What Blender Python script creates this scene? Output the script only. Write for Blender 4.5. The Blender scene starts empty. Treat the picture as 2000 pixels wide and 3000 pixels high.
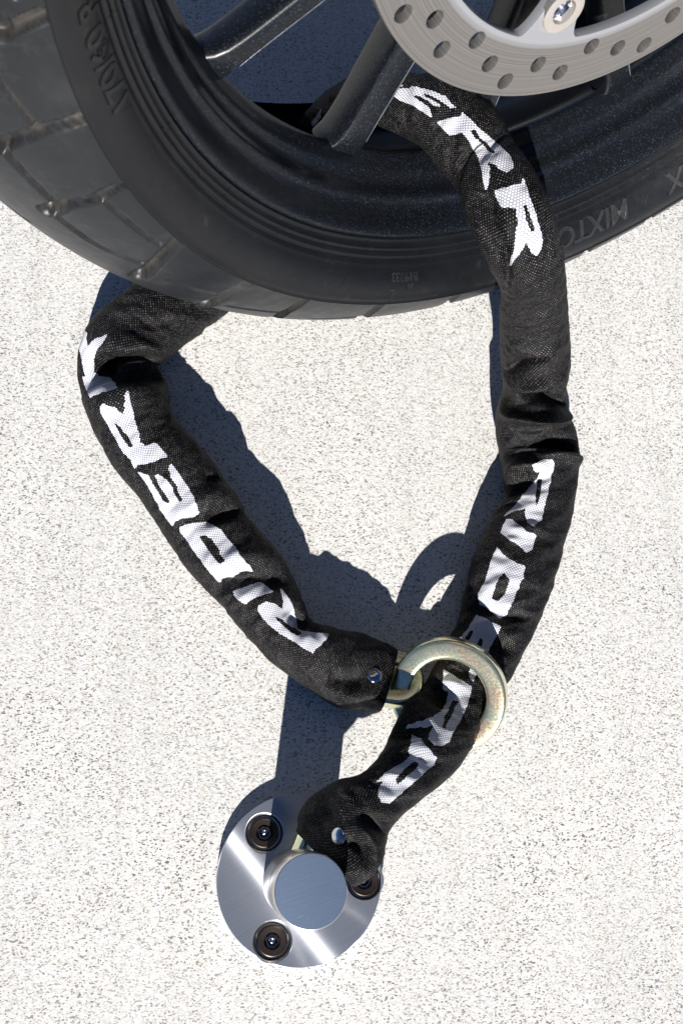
import bpy, math
import numpy as np
from mathutils import Vector, Matrix

# ---------------------------------------------------------------- camera, light, exposure
sc = bpy.context.scene
col = sc.collection
cam_d = bpy.data.cameras.new('camera'); cam = bpy.data.objects.new('camera', cam_d); col.objects.link(cam)
CAM_M = [[0.987, 0.0, -0.1607], [-0.04288, 0.96374, -0.26337], [0.15487, 0.26683, 0.95122]]
CAM_C = [0.0, 0.0, 0.60751]
mw = Matrix(CAM_M).to_4x4(); mw.translation = Vector(CAM_C); cam.matrix_world = mw
cam_d.sensor_fit = 'VERTICAL'; cam_d.sensor_height = 36.0; cam_d.lens = 36.0 * 3061.58 / 3000.0
cam_d.clip_start = 0.01; cam_d.clip_end = 200.0
cam_d.dof.use_dof = True; cam_d.dof.focus_distance = 0.56; cam_d.dof.aperture_fstop = 18.0
sc.camera = cam

SUN_EL = math.radians(31.0)
SUN_AZ = math.radians(261.0)                      # direction towards the sun, counter-clockwise from +X
sun_dir = Vector((math.cos(SUN_AZ) * math.cos(SUN_EL), math.sin(SUN_AZ) * math.cos(SUN_EL), math.sin(SUN_EL)))
world = bpy.data.worlds.new('World'); sc.world = world; world.use_nodes = True
wn = world.node_tree.nodes; wl = world.node_tree.links
sky = wn.new('ShaderNodeTexSky'); sky.sky_type = 'NISHITA'; sky.sun_disc = False
sky.sun_elevation = SUN_EL; sky.sun_rotation = math.atan2(sun_dir.x, sun_dir.y)
sky.air_density = 0.45; sky.dust_density = 0.0; sky.ozone_density = 6.0
wl.new(sky.outputs[0], wn['Background'].inputs[0]); wn['Background'].inputs[1].default_value = 0.05
sd = bpy.data.lights.new('sun', 'SUN'); sd.energy = 5.0; sd.angle = math.radians(0.5); sd.color = (1.0, 0.965, 0.915)
so = bpy.data.objects.new('sun', sd); col.objects.link(so)
so.rotation_euler = sun_dir.to_track_quat('Z', 'Y').to_euler()
sc.view_settings.view_transform = 'Standard'; sc.view_settings.look = 'None'
sc.view_settings.exposure = 0.72; sc.view_settings.gamma = 1.0; sc.view_settings.use_curve_mapping = False
sc.cycles.max_bounces = 6

# ---------------------------------------------------------------- helpers
def tag(o, label=None, cat=None, group=None, kind=None):
    if label: o['label'] = label
    if cat: o['category'] = cat
    if group: o['group'] = group
    if kind: o['kind'] = kind
    return o

def empty(name, loc):
    o = bpy.data.objects.new(name, None); col.objects.link(o); o.location = loc; o.empty_display_size = .02
    return o

def mesh_obj(name, verts, faces, mat, parent=None, smooth=True, world_verts=True):
    me = bpy.data.meshes.new(name)
    me.from_pydata([tuple(map(float, v)) for v in verts], [], [tuple(map(int, f)) for f in faces])
    if smooth: me.shade_smooth()
    me.materials.append(mat)
    o = bpy.data.objects.new(name, me); col.objects.link(o)
    if parent is not None:
        o.parent = parent
        if world_verts and parent.parent is None: o.matrix_parent_inverse = Matrix.Translation(parent.location).inverted()
    return o

def grid_obj(name, P, mat, parent=None, close_v=False, close_u=False, smooth=True):
    nu, nv = P.shape[:2]
    i = np.arange(nu if close_u else nu - 1); j = np.arange(nv if close_v else nv - 1)
    I, J = np.meshgrid(i, j, indexing='ij'); I2 = (I + 1) % nu; J2 = (J + 1) % nv
    F = np.stack([I * nv + J, I2 * nv + J, I2 * nv + J2, I * nv + J2], -1).reshape(-1, 4)
    me = bpy.data.meshes.new(name)
    me.vertices.add(nu * nv); me.vertices.foreach_set('co', P.reshape(-1).astype(np.float32))
    me.loops.add(F.size); me.loops.foreach_set('vertex_index', F.reshape(-1).astype(np.int32))
    me.polygons.add(len(F)); me.polygons.foreach_set('loop_start', np.arange(0, F.size, 4, dtype=np.int32))
    me.polygons.foreach_set('loop_total', np.full(len(F), 4, dtype=np.int32))
    me.update(calc_edges=True); me.validate()
    if smooth: me.shade_smooth()
    me.materials.append(mat)
    o = bpy.data.objects.new(name, me); col.objects.link(o)
    if parent is not None:
        o.parent = parent
        if parent.parent is None: o.matrix_parent_inverse = Matrix.Translation(parent.location).inverted()
    return o

def attr(o, name, vals):
    a = o.data.attributes.new(name, 'FLOAT', 'POINT'); a.data.foreach_set('value', np.asarray(vals, np.float32).reshape(-1))

def lathe(name, prof, origin, axis, mat, parent=None, seg=96, xdir=None, smooth=True, sharp=None):
    """prof: list of (radius, height along axis)"""
    axis = Vector(axis).normalized(); x = Vector(xdir) if xdir else axis.orthogonal(); x = (x - axis * x.dot(axis)).normalized(); y = axis.cross(x)
    th = np.linspace(0, 2 * np.pi, seg, endpoint=False)
    P = np.zeros((len(prof), seg, 3)); O = np.array(origin); A = np.array(axis); X = np.array(x); Y = np.array(y)
    for k, (r, h) in enumerate(prof):
        P[k] = O + A * h + r * (np.cos(th)[:, None] * X + np.sin(th)[:, None] * Y)
    o = grid_obj(name, P, mat, parent, close_v=True, smooth=smooth)
    try: o.data.set_sharp_from_angle(angle=math.radians(sharp or 32))
    except Exception: pass
    return o

class NT:
    def __init__(s, name):
        s.m = bpy.data.materials.new(name); s.m.use_nodes = True; s.t = s.m.node_tree; s.b = s.t.nodes['Principled BSDF']
    def n(s, typ, ins=None, **kw):
        q = s.t.nodes.new(typ)
        for k, v in kw.items(): setattr(q, k, v)
        for k, v in (ins or {}).items():
            if hasattr(v, 'is_output') or isinstance(v, bpy.types.NodeSocket): s.t.links.new(v, q.inputs[k])
            else: q.inputs[k].default_value = v
        return q
    def L(s, a, b): s.t.links.new(a, b)
    def P(s, **kw):
        for k, v in kw.items():
            k = {'base': 'Base Color', 'rough': 'Roughness', 'metal': 'Metallic', 'spec': 'Specular IOR Level', 'coat': 'Coat Weight', 'coatr': 'Coat Roughness',
                 'normal': 'Normal', 'aniso': 'Anisotropic', 'anrot': 'Anisotropic Rotation', 'tangent': 'Tangent', 'sheen': 'Sheen Weight', 'sheenr': 'Sheen Roughness'}[k]
            if isinstance(v, bpy.types.NodeSocket): s.t.links.new(v, s.b.inputs[k])
            else: s.b.inputs[k].default_value = (*v, 1) if (isinstance(v, tuple) and len(v) == 3 and k == 'Base Color') else v
    def math(s, op, a, b=None, c=None, clamp=False):
        q = s.t.nodes.new('ShaderNodeMath'); q.operation = op; q.use_clamp = clamp
        for k, v in enumerate((a, b, c)):
            if v is None: continue
            if isinstance(v, bpy.types.NodeSocket): s.t.links.new(v, q.inputs[k])
            else: q.inputs[k].default_value = v
        return q.outputs[0]
    def mix(s, f, a, b, mode='MIX'):
        q = s.t.nodes.new('ShaderNodeMix'); q.data_type = 'RGBA'; q.blend_type = mode; q.clamp_factor = True
        for k, v in ((0, f), (6, a), (7, b)):
            if isinstance(v, bpy.types.NodeSocket): s.t.links.new(v, q.inputs[k])
            else: q.inputs[k].default_value = (*v, 1) if isinstance(v, tuple) and len(v) == 3 else v
        return q.outputs[2]
    def ramp(s, f, pts):
        q = s.t.nodes.new('ShaderNodeValToRGB'); s.t.links.new(f, q.inputs[0]); e = q.color_ramp.elements
        while len(e) < len(pts): e.new(.5)
        for k, (p, c) in enumerate(pts):
            e[k].position = p; e[k].color = (*c, 1) if isinstance(c, tuple) else (c, c, c, 1)
        return q.outputs[0]
    def obj(s): return s.n('ShaderNodeTexCoord').outputs['Object']
    def noise(s, vec, scale, detail=3, rough=.55, dist=0):
        return s.n('ShaderNodeTexNoise', {'Vector': vec, 'Scale': scale, 'Detail': detail, 'Roughness': rough, 'Distortion': dist}).outputs[0]
    def vor(s, vec, scale, feat='F1', rand=1.0):
        return s.n('ShaderNodeTexVoronoi', {'Vector': vec, 'Scale': scale, 'Randomness': rand}, feature=feat)
    def scale(s, vec, sc3):
        return s.n('ShaderNodeMapping', {'Vector': vec, 'Scale': sc3}).outputs[0]
    def bump(s, h, strength, dist):
        return s.n('ShaderNodeBump', {'Height': h, 'Strength': strength, 'Distance': dist}).outputs[0]

# ---------------------------------------------------------------- materials
def concrete():
    k = NT('exposed_aggregate_concrete'); v = k.obj()
    warp = k.n('ShaderNodeTexNoise', {'Vector': v, 'Scale': 260.0, 'Detail': 2.0})
    vv = k.n('ShaderNodeVectorMath', {0: v, 1: k.n('ShaderNodeVectorMath', {0: warp.outputs['Color'], 'Scale': .0022}, operation='SCALE').outputs[0]}, operation='ADD').outputs[0]
    vs = k.scale(vv, (.85, 1.40, 1.0))
    fine = k.vor(vs, 1150); mid = k.vor(vs, 520); big = k.vor(vs, 210); huge = k.vor(vs, 80)
    def sep(c, ch): return k.n('ShaderNodeSeparateColor', {0: c}).outputs[ch]
    large = k.noise(v, 6, 4); tone = k.noise(v, 420, 5, .8)
    base = k.ramp(tone, [(.28, (.36, .355, .34)), (.40, (.60, .595, .575)), (.52, (.75, .745, .725)), (.8, (.83, .825, .81))])
    base = k.mix(k.math('MULTIPLY', k.ramp(large, [(.35, 0.0), (.7, 1.0)]), .35), base, (.84, .82, .79))
    stk = k.noise(k.scale(v, (85, 4, 1)), 1.0, 3, .6); base = k.mix(k.ramp(stk, [(.45, 0.), (.72, .26)]), base, (.50, .49, .46))
    dens = k.ramp(k.noise(v, 14, 3, .6), [(.35, .55), (.65, 1.0)])
    g1 = sep(fine.outputs['Color'], 0)
    base = k.mix(k.math('MULTIPLY', k.ramp(g1, [(.0, .95), (.105, .85), (.14, .0)]), dens), base, (.085, .083, .08))
    base = k.mix(k.ramp(sep(fine.outputs['Color'], 1), [(.90, .0), (.93, .55)]), base, (.42, .34, .24))
    m = k.math('MULTIPLY', k.ramp(sep(mid.outputs['Color'], 0), [(.925, 0.), (.935, 1.)]), k.ramp(mid.outputs['Distance'], [(.20, 1.), (.32, 0.)]))
    base = k.mix(k.math('MULTIPLY', k.math('MULTIPLY', m, .85), dens), base, k.ramp(sep(mid.outputs['Color'], 1), [(.0, (.04, .04, .042)), (.55, (.10, .09, .085)), (.8, (.33, .20, .10)), (1., (.5, .45, .38))]))
    b = k.math('MULTIPLY', k.ramp(sep(big.outputs['Color'], 2), [(.945, 0.), (.95, 1.)]), k.ramp(big.outputs['Distance'], [(.09, 1.), (.15, 0.)]))
    base = k.mix(k.math('MULTIPLY', b, .9), base, k.ramp(sep(big.outputs['Color'], 1), [(.0, (.03, .035, .04)), (.5, (.10, .10, .10)), (.75, (.42, .24, .07)), (.9, (.30, .14, .07)), (1., (.5, .32, .1))]))
    h_ = k.math('MULTIPLY', k.ramp(sep(huge.outputs['Color'], 2), [(.95, 0.), (.955, 1.)]), k.ramp(huge.outputs['Distance'], [(.05, 1.), (.085, 0.)]))
    base = k.mix(k.math('MULTIPLY', h_, .85), base, k.ramp(sep(huge.outputs['Color'], 0), [(.0, (.08, .08, .085)), (.5, (.26, .19, .13)), (1., (.42, .15, .06))]))
    hgt = k.math('ADD', k.math('MULTIPLY', tone, 1.0), k.math('MULTIPLY', g1, .6))
    k.P(base=base, rough=.85, spec=.3, normal=k.bump(hgt, .55, .0006))
    return k.m

def rubber(name, tread=False):
    k = NT(name); v = k.obj()
    n1 = k.noise(v, 22, 5, .65); n2 = k.noise(v, 160, 3, .6); n3 = k.noise(k.scale(v, (1, 1, 1)), 9, 2)
    if tread:
        base = k.ramp(n1, [(.3, (.006, .0072, .0088)), (.55, (.0115, .013, .015)), (.75, (.027, .0275, .028))])
        sc_ = k.noise(v, 60, 4, .7); base = k.mix(k.ramp(sc_, [(.56, 0.), (.78, .4)]), base, (.055, .055, .054))
    else:
        base = k.ramp(n1, [(.3, (.004, .0045, .0055)), (.6, (.0065, .007, .0085)), (.8, (.015, .0145, .0135))])
        sc_ = k.noise(v, 90, 4, .75); base = k.mix(k.ramp(sc_, [(.62, 0.), (.78, .3)]), base, (.075, .07, .065))
    sp = .30 if tread else .38
    if tread:
        g = k.n('ShaderNodeAttribute', attribute_name='groove').outputs['Fac']
        dirt = k.math('MULTIPLY', g, k.ramp(k.noise(v, 70, 4, .7), [(.38, .0), (.62, 1.)]))
        base = k.mix(k.math('MULTIPLY', dirt, .5), base, (.07, .060, .048))
    k.P(base=base, rough=k.math('ADD', .30, k.math('MULTIPLY', n2, .22)), spec=sp, normal=k.bump(k.math('ADD', n2, k.math('MULTIPLY', n1, .6)), .25, .0008))
    return k.m

def rim_paint():
    k = NT('black_flake_paint'); v = k.obj()
    f = k.vor(v, 2200); f2 = k.vor(v, 800)
    a = k.ramp(k.n('ShaderNodeSeparateColor', {0: f.outputs['Color']}).outputs[0], [(.84, 0.), (.99, 1.)])
    b = k.math('MULTIPLY', k.ramp(k.n('ShaderNodeSeparateColor', {0: f2.outputs['Color']}).outputs[1], [(.965, 0.), (.975, 1.)]), k.ramp(f2.outputs['Distance'], [(.15, 1.), (.3, 0.)]))
    base = k.mix(k.math('MULTIPLY', a, .38), (.005, .006, .008), (.06, .075, .11)); base = k.mix(k.math('MULTIPLY', b, .22), base, (.3, .3, .3))
    nb = k.n('ShaderNodeTexNoise', {'Vector': v, 'Scale': 900.0, 'Detail': 2.0}).outputs[0]
    k.P(base=base, rough=.30, metal=.0, spec=.30, coat=.0, coatr=.3, normal=k.bump(nb, .1, .0003))
    return k.m

def disc_steel():
    k = NT('worn_disc_steel'); v = k.obj()
    # concentric wear: use radius about the wheel axis (object space origin = hub)
    r = k.n('ShaderNodeVectorMath', {0: v}, operation='LENGTH').outputs['Value']
    cv = k.n('ShaderNodeCombineXYZ', {0: r, 1: 0.0, 2: 0.0}).outputs[0]
    g = k.noise(cv, 900, 3, .7); g2 = k.noise(cv, 150, 2)
    base = k.ramp(g, [(.32, (.10, .094, .087)), (.68, (.255, .242, .23))]); base = k.mix(k.math('MULTIPLY', g2, .4), base, (.175, .16, .147))
    base = k.mix(k.ramp(k.noise(v, 60, 3, .6), [(.4, 0.), (.8, .3)]), base, (.17, .165, .16))
    inn = k.ramp(k.math('MULTIPLY', r, 1.0), [(.1118, 1.), (.1128, 0.)])
    base = k.mix(k.math('MULTIPLY', inn, .75), base, (.40, .41, .44))
    k.P(base=base, metal=.5, rough=.42, normal=k.bump(g, .25, .0003))
    return k.m

def steel(name, ang=0.0, rough=.22, base=(.56, .57, .60), scale=1.0, streak=None, aniso=.82, tang=None, metal=1.0):
    tang = ang + math.pi / 2 if tang is None else tang
    k = NT(name); v = k.obj()
    rot = k.n('ShaderNodeMapping', {'Vector': v, 'Rotation': (0, 0, -ang), 'Scale': (1, 1, 1)}).outputs[0]
    st = k.scale(rot, (40 * scale, 2600 * scale, 400)); n = k.noise(st, 1.0, 3, .7)
    sc_ = k.noise(k.scale(rot, (90, 1200, 1)), 1.0, 2, .6)
    scr = k.ramp(sc_, [(.66, 0.), (.74, 1.)])
    b = k.mix(k.math('MULTIPLY', scr, .35), k.ramp(n, [(.25, tuple(.86 * c for c in base)), (.75, tuple(min(1, 1.08 * c) for c in base))]), (.85, .85, .87))
    spk = k.noise(v, 1500, 2, .6); b = k.mix(k.ramp(spk, [(.66, 0.), (.72, .5)]), b, (.9, .9, .92))
    if streak is not None:
        # tangent direction turns across the plate, shaped to place a highlight streak
        (px, py), sa, rate = streak
        X = k.n('ShaderNodeSeparateXYZ', {0: v}); ca, s_ = math.cos(sa), math.sin(sa)
        d = k.math('ADD', k.math('MULTIPLY', k.math('SUBTRACT', X.outputs[0], px), ca), k.math('MULTIPLY', k.math('SUBTRACT', X.outputs[1], py), s_))
        a = k.math('ADD', k.math('MULTIPLY', d, rate), tang)
        tg = k.n('ShaderNodeCombineXYZ', {0: k.math('COSINE', a), 1: k.math('SINE', a), 2: 0.0}).outputs[0]
    else:
        tg = k.n('ShaderNodeCombineXYZ', {0: math.cos(tang), 1: math.sin(tang), 2: 0.0}).outputs[0]
    k.P(base=b, metal=metal, rough=rough, aniso=aniso, tangent=tg, normal=k.bump(n, .10, .0002))
    return k.m

def plain(name, base, rough=.5, metal=0.0, spec=.5, bumps=None, nz=.0):
    k = NT(name); v = k.obj()
    n = k.noise(v, 200, 3, .6)
    b = k.mix(k.math('MULTIPLY', k.ramp(n, [(.35, 0.), (.7, 1.)]), nz), base, tuple(min(1, c * 1.9 + .02) for c in base))
    k.P(base=b, rough=rough, metal=metal, spec=spec)
    if bumps: k.P(normal=k.bump(k.noise(v, bumps[0], 2), bumps[1], .0004))
    return k.m

def gold_zinc(name='yellow_zinc_plating', dark=False):
    k = NT(name); v = k.obj()
    n = k.noise(v, 55, 3, .6, .8); n2 = k.noise(v, 900, 2, .6)
    nrm = k.n('ShaderNodeNewGeometry').outputs['Normal']
    col_ = k.ramp(n, [(.28, (.86, .54, .42)), (.40, (.90, .76, .46)), (.50, (.86, .82, .56)), (.60, (.66, .76, .50)), (.74, (.90, .62, .42))])
    col_ = k.mix(k.ramp(n2, [(.4, 0.), (.7, .3)]), col_, (.92, .86, .72))
    k.P(base=col_, metal=.92, rough=k.math('ADD', .13, k.math('MULTIPLY', n2, .16)), normal=k.bump(n2, .12, .0003))
    return k.m

def fabric():
    k = NT('woven_black_nylon')
    uv = k.n('ShaderNodeUVMap', uv_map='weave').outputs[0]       # millimetres / 100
    S = k.n('ShaderNodeSeparateXYZ', {0: uv}); s = k.math('MULTIPLY', S.outputs[0], 100.0); t = k.math('MULTIPLY', S.outputs[1], 100.0)
    # hopsack weave: staggered rows of thread floats
    pitch_s, pitch_t = 1.75, 1.35
    row = k.math('DIVIDE', s, pitch_s * .5); rf = k.math('FLOOR', row); par = k.math('MODULO', k.math('ABSOLUTE', rf), 2.0)
    tt = k.math('ADD', k.math('DIVIDE', t, pitch_t), k.math('MULTIPLY', par, .5))
    du = k.math('SUBTRACT', k.math('FRACT', row), .5); dv = k.math('SUBTRACT', k.math('FRACT', tt), .5)
    e = k.math('SQRT', k.math('ADD', k.math('POWER', k.math('MULTIPLY', du, 2.1), 2.0), k.math('POWER', k.math('MULTIPLY', dv, 2.5), 2.0)))
    dot = k.math('SUBTRACT', 1.0, e, clamp=True)
    cell = k.n('ShaderNodeCombineXYZ', {0: rf, 1: k.math('FLOOR', tt), 2: 0.0}).outputs[0]
    wn_ = k.n('ShaderNodeTexWhiteNoise', {0: cell}, noise_dimensions='3D')
    rnd = wn_.outputs['Value']
    ink = k.n('ShaderNodeAttribute', attribute_name='ink').outputs['Fac']
    inkj = k.math('ADD', ink, k.math('MULTIPLY', k.math('SUBTRACT', dot, .4), .16))
    inkm = k.ramp(inkj, [(.47, 0.), (.53, 1.)])
    dotm = k.math('MULTIPLY', k.ramp(dot, [(.36, 0.), (.66, 1.)]), k.math('ADD', .2, k.math('MULTIPLY', rnd, .8)))
    tint = k.mix(.35, (.2, .2, .2), wn_.outputs['Color'])
    tint = k.mix(.8, tint, (.135, .135, .14))
    black = k.mix(k.math('POWER', dotm, 1.5), (.0012, .0012, .0014), tint)
    white = k.mix(k.ramp(dot, [(.0, 1.), (.22, .0)]), (.78, .78, .81), (.26, .27, .33))
    base = k.mix(inkm, black, white)
    hgt = k.math('ADD', dot, k.math('MULTIPLY', rnd, .2))
    k.P(base=base, rough=k.math('SUBTRACT', .62, k.math('MULTIPLY', dotm, .2)), spec=.16, normal=k.bump(hgt, .35, .0004))
    return k.m

M_conc = concrete(); M_tread = rubber('dusty_tread_rubber', True); M_side = rubber('sidewall_rubber'); M_rim = rim_paint(); M_disc = disc_steel()
M_letter = plain('moulded_rubber_letter', (.008, .0085, .009), .5, nz=.35, bumps=(500, .3)); M_mark = plain('cut_mark_rubber', (.006, .006, .007), .5)
M_zinc = gold_zinc(); M_fab = fabric()
M_plate = steel('ground_plate_steel', math.radians(28), .36, (.60, .63, .69), streak=((-0.03603, 0.02442), -2.5057, 55.0), aniso=.95, tang=math.radians(71.2), metal=.8)
M_post = steel('post_steel', math.radians(0), .33, (.66, .64, .61), aniso=.3); M_cap = steel('post_cap_steel', math.radians(12), .42, (.38, .49, .67), aniso=.6)
M_bore = plain('machined_recess_steel', (.66, .64, .60), .34, 1.0, nz=.4); M_bolt = plain('black_oxide_bolt', (.055, .042, .036), .33, .7, nz=.3); M_ball = plain('polished_socket_steel', (.62, .63, .66), .14, 1.0)
M_rivet = plain('polished_rivet', (.58, .60, .64), .10, 1.0); M_btn = plain('disc_button_steel', (.72, .66, .60), .32, .9, nz=.2); M_black = plain('hub_black', (.012, .012, .013), .45, nz=.3)
M_bounce = plain('tail_bounce_grey', (.42, .41, .40), .4)  # grey picked so the unseen tail bounces neutral light down
M_glint = plain('edge_glint_grey', (.085, .092, .105), .35, .3, nz=.9, bumps=(1800, .5))  # lighter grey that puts the spoke glint into the colour
M_dark = plain('black_machined_edge', (.008, .008, .009), .35)

# ---------------------------------------------------------------- ground
GX = 30.0
g = mesh_obj('concrete_ground', [(-GX, -GX, 0), (GX, -GX, 0), (GX, GX, 0), (-GX, GX, 0)], [(0, 1, 2, 3)], M_conc, smooth=False)
tag(g, 'pale speckled concrete paving under the chain and wheel', 'paving', kind='structure')

# ---------------------------------------------------------------- motorcycle wheel
WC = np.array([0.16453, 0.42094, 0.31248]); WN = np.array([0.39335, -0.89507, 0.21006]); WU = np.array([-0.08451, 0.19231, 0.97769]); WT = np.array([0.9155, 0.40232, 0.0])
def wp(phi, r, a):
    """wheel point: phi degrees from straight down (+ towards the right), radius, axial offset"""
    f = np.radians(np.asarray(phi, float)); r = np.asarray(r, float); a = np.asarray(a, float)
    f, r, a = np.broadcast_arrays(f, r, a)
    return WC + WN * a[..., None] + r[..., None] * (-np.cos(f)[..., None] * WU + np.sin(f)[..., None] * WT)
wheel = empty('motorcycle', tuple(WC - WU * WC[2] / WU[2]))
tag(wheel, 'black parked motorcycle, its dusty rear wheel and steel brake disc in view', 'motorcycle')

# grooves: polylines in (phi deg, crown angle deg), half width mm, depth mm
lat = [-88.2, -78.6, -70.0, -60.2, -47.9, -38.6, -26.4, -14.2, -5.0, 6.5, 16.0, 27.5, 37, 48.5, 58, -99, -109]
GRV = []
shp = {-88.2: [(-87, 55), (-86.9, 60.4), (-87.6, 65.5), (-88.2, 69.8)], -78.6: [(-75.6, 42), (-76.2, 46.9), (-76.9, 51.7), (-78.0, 60.7), (-78.6, 70.2)],
       -70.0: [(-67.6, 44), (-68.3, 49.1), (-68.9, 53.6), (-69.1, 60.5), (-70.0, 69.5)], -60.2: [(-54.5, 44), (-55.9, 50.9), (-58.6, 63.2), (-60.2, 71.5)],
       -47.9: [(-44.5, 42), (-45.8, 48.6), (-47.5, 61.7), (-47.9, 69.6)]}
for q in lat:
    pts = shp.get(q, [(q + 4.5, 38), (q + 3.2, 46), (q + 1.0, 58), (q, 70.5)])
    GRV.append((pts, 2.7, 4.2)); GRV.append((pts[:3] if q > -35 else pts[:2], 3.6, 5.6))
for a_, b_ in (((-90, 46), (-76.5, 47.5)), ((-75.6, 47.0), (-68.6, 49.8)), ((-67.5, 45.5), (-62.8, 47.7))): GRV.append(([a_, b_], 1.5, 3.0))
GRV.append(([(-62.8, 47.7), (-60.9, 49.6), (-57.8, 54.4)], 1.3, 2.2))
GRV.append(([(-84.5, 55.0), (-81.3, 57.2), (-78.5, 59.3)], .9, 2.0)); GRV.append(([(-69.1, 63.4), (-64.9, 64.6), (-60.4, 65.9)], .8, 1.8))
GRV.append(([(-53.6, 54.5), (-50.7, 55.6), (-47.4, 59.1)], 1.1, 2.0)); GRV.append(([(-89.8, 65.6), (-94, 64)], .9, 2.0))
for q in lat[5:]: GRV.append(([(q - 5.5, 52), (q, 57)], 1.0, 2.0)); GRV.append(([(q + 4, 38), (q - 5, 42)], 1.5, 3.0))
for q in range(-110, 70, 10): GRV.append(([(q, 8), (q + 6, 26)], 2.4, 4.5))
phis = np.concatenate([np.arange(-112, -4, .16), np.arange(-4, 48, .2), np.arange(48, 248, 2.0)])
al = np.radians(np.concatenate([np.linspace(-71, 20, 40, endpoint=False), np.linspace(20, 71.2, 92)]))
PH, AL = np.meshgrid(phis, al, indexing='ij')
PHw = (PH + 180) % 360 - 180
depth = np.zeros_like(PH)
X = np.radians(PHw) * 290.0; Y = AL * 88.0
for pts, hw, dp in GRV:
    best = np.full_like(X, 1e9)
    for (p1, a1), (p2, a2) in zip(pts[:-1], pts[1:]):
        x1, y1, x2, y2 = np.radians(p1) * 290, np.radians(a1) * 88, np.radians(p2) * 290, np.radians(a2) * 88
        L2 = (x2 - x1) ** 2 + (y2 - y1) ** 2
        t = np.clip(((X - x1) * (x2 - x1) + (Y - y1) * (y2 - y1)) / L2, 0, 1)
        best = np.minimum(best, np.hypot(X - x1 - t * (x2 - x1), Y - y1 - t * (y2 - y1)))
    depth = np.maximum(depth, dp * np.clip((hw + .55 - best) / .9, 0, 1))
rho = .088 - depth * .001
TP = wp(PH, .2298 + rho * np.cos(AL), rho * np.sin(AL))
tread = grid_obj('tyre', TP, M_tread, wheel, close_u=True)
attr(tread, 'groove', np.clip(depth / 2.5, 0, 1))
# sidewalls: shoulder step, bulge, bead ribs
sw = [(.2583, .0832), (.2576, .0824), (.2569, .0826), (.2545, .0830), (.2510, .0822), (.2470, .0802), (.2435, .0775), (.2408, .0748), (.2394, .0732), (.2387, .0728), (.2380, .0700), (.2374, .0696), (.2366, .0706),
      (.2354, .0700), (.2348, .0674), (.2341, .0670), (.2334, .0684), (.2324, .0674), (.2317, .0642), (.2310, .0640), (.2302, .0646), (.2294, .0634), (.2288, .0600), (.2270, .0560)]
ph2 = np.concatenate([np.arange(-112, 50, .5), np.arange(50, 248, 2.0)])
def ringsurf(prof, name, mat, parent, side=1, ph=ph2):
    P = np.stack([wp(ph, r, a * side) for r, a in prof], 1)
    if side < 0: P = P[:, ::-1]
    return grid_obj(name, P, mat, parent, close_u=True)
ringsurf(sw, 'sidewall', M_side, tread); ringsurf([(.2583, .0832), (.2640, .0815), (.2700, .0760), (.2700, .0700)], 'sidewall', M_side, tread, -1)

# sidewall writing and marks, moulded into the rubber
SWA = np.array(sw)
def side_point(phi, r):
    o = np.argsort(SWA[:, 0]); return wp(phi, r, np.interp(r, SWA[o, 0], SWA[o, 1]))
def side_text(txt, phi0, r0, size, mat, ext=.35, shear=0.0, parent=None, stretch=1.0):
    cu = bpy.data.curves.new('t', 'FONT'); cu.body = txt; cu.size = size; cu.shear = shear; cu.extrude = .00025; cu.offset = size * .022
    tmp = bpy.data.objects.new('t', cu); col.objects.link(tmp); dg = bpy.context.evaluated_depsgraph_get()
    me = bpy.data.meshes.new_from_object(tmp.evaluated_get(dg)); bpy.data.objects.remove(tmp)
    import bmesh
    bm = bmesh.new(); bm.from_mesh(me); bmesh.ops.subdivide_edges(bm, edges=[e for e in bm.edges if e.calc_length() > size * .3], cuts=2, use_grid_fill=False)
    bm.to_mesh(me); bm.free()
    out = []
    for v in me.vertices:
        r = r0 + v.co.y; phi = phi0 - math.degrees(v.co.x * stretch / (r0 + size * .35))
        b = side_point(phi, r); h = (v.co.z + .00025) / .0005 * ext * .001
        out.append(b + WN * (h + (-.0006 if v.co.z < 0 else 0)))
    for v, c in zip(me.vertices, out): v.co = Vector(c)
    me.materials.clear(); me.materials.append(mat)
    o = bpy.data.objects.new('raised_lettering', me); col.objects.link(o); o.parent = tread
    return o
side_text('MIXTOUR', 13.2, .2396, .0125, M_letter, .75, .25, stretch=1.25)
side_text('MIX', 25.8, .2396, .0125, M_letter, .75, .25, stretch=1.25)
side_text('170/60 R17', -76.2, .2398, .0115, M_letter, .7, .1, stretch=1.15)
side_text('B19333', -21.5, .2418, .0052, M_letter, .45, stretch=1.2)
side_text('N', -22.3, .2462, .0042, M_letter, .45)
side_text('L', -25.2, .2488, .0070, M_letter, .4)
def vmark(phi, r, s=.0042, flip=1):
    V = []; F = []
    for (dp, dr) in ((-1.0, 1.0), (-.9, -1.0)):
        p0 = (phi, r); p1 = (phi - dp * math.degrees(s * 1.0 / r), r + dr * s)
        n0 = len(V)
        for k in range(7):
            t = k / 6; ph_, rr = p0[0] + (p1[0] - p0[0]) * t, p0[1] + (p1[1] - p0[1]) * t
            w = .00035
            for sg in (-1, 1):
                V.append(side_point(ph_ + sg * math.degrees(w / r) * .7, rr + sg * w * .7) + WN * .00025)
        for k in range(6): F.append((n0 + 2 * k, n0 + 2 * k + 1, n0 + 2 * k + 3, n0 + 2 * k + 2))
    return V, F
for (ph_, r_) in ((-53.8, .2465), (-34.2, .2480), (-14.7, .2480), (-76.2, .2440), (15.2, .2470), (-62, .2370), (-56.5, .2345), (-69.5, .2350), (-46.5, .2365), (-38.5, .2385), (-30.5, .2345), (-22, .2365), (-13.5, .2385), (2.0, .2365), (9.0, .2385), (17, .2345), (-84, .2360)):
    v_, f_ = vmark(ph_, r_); mesh_obj('moulded_mark', v_, f_, M_mark, tread)

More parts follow.
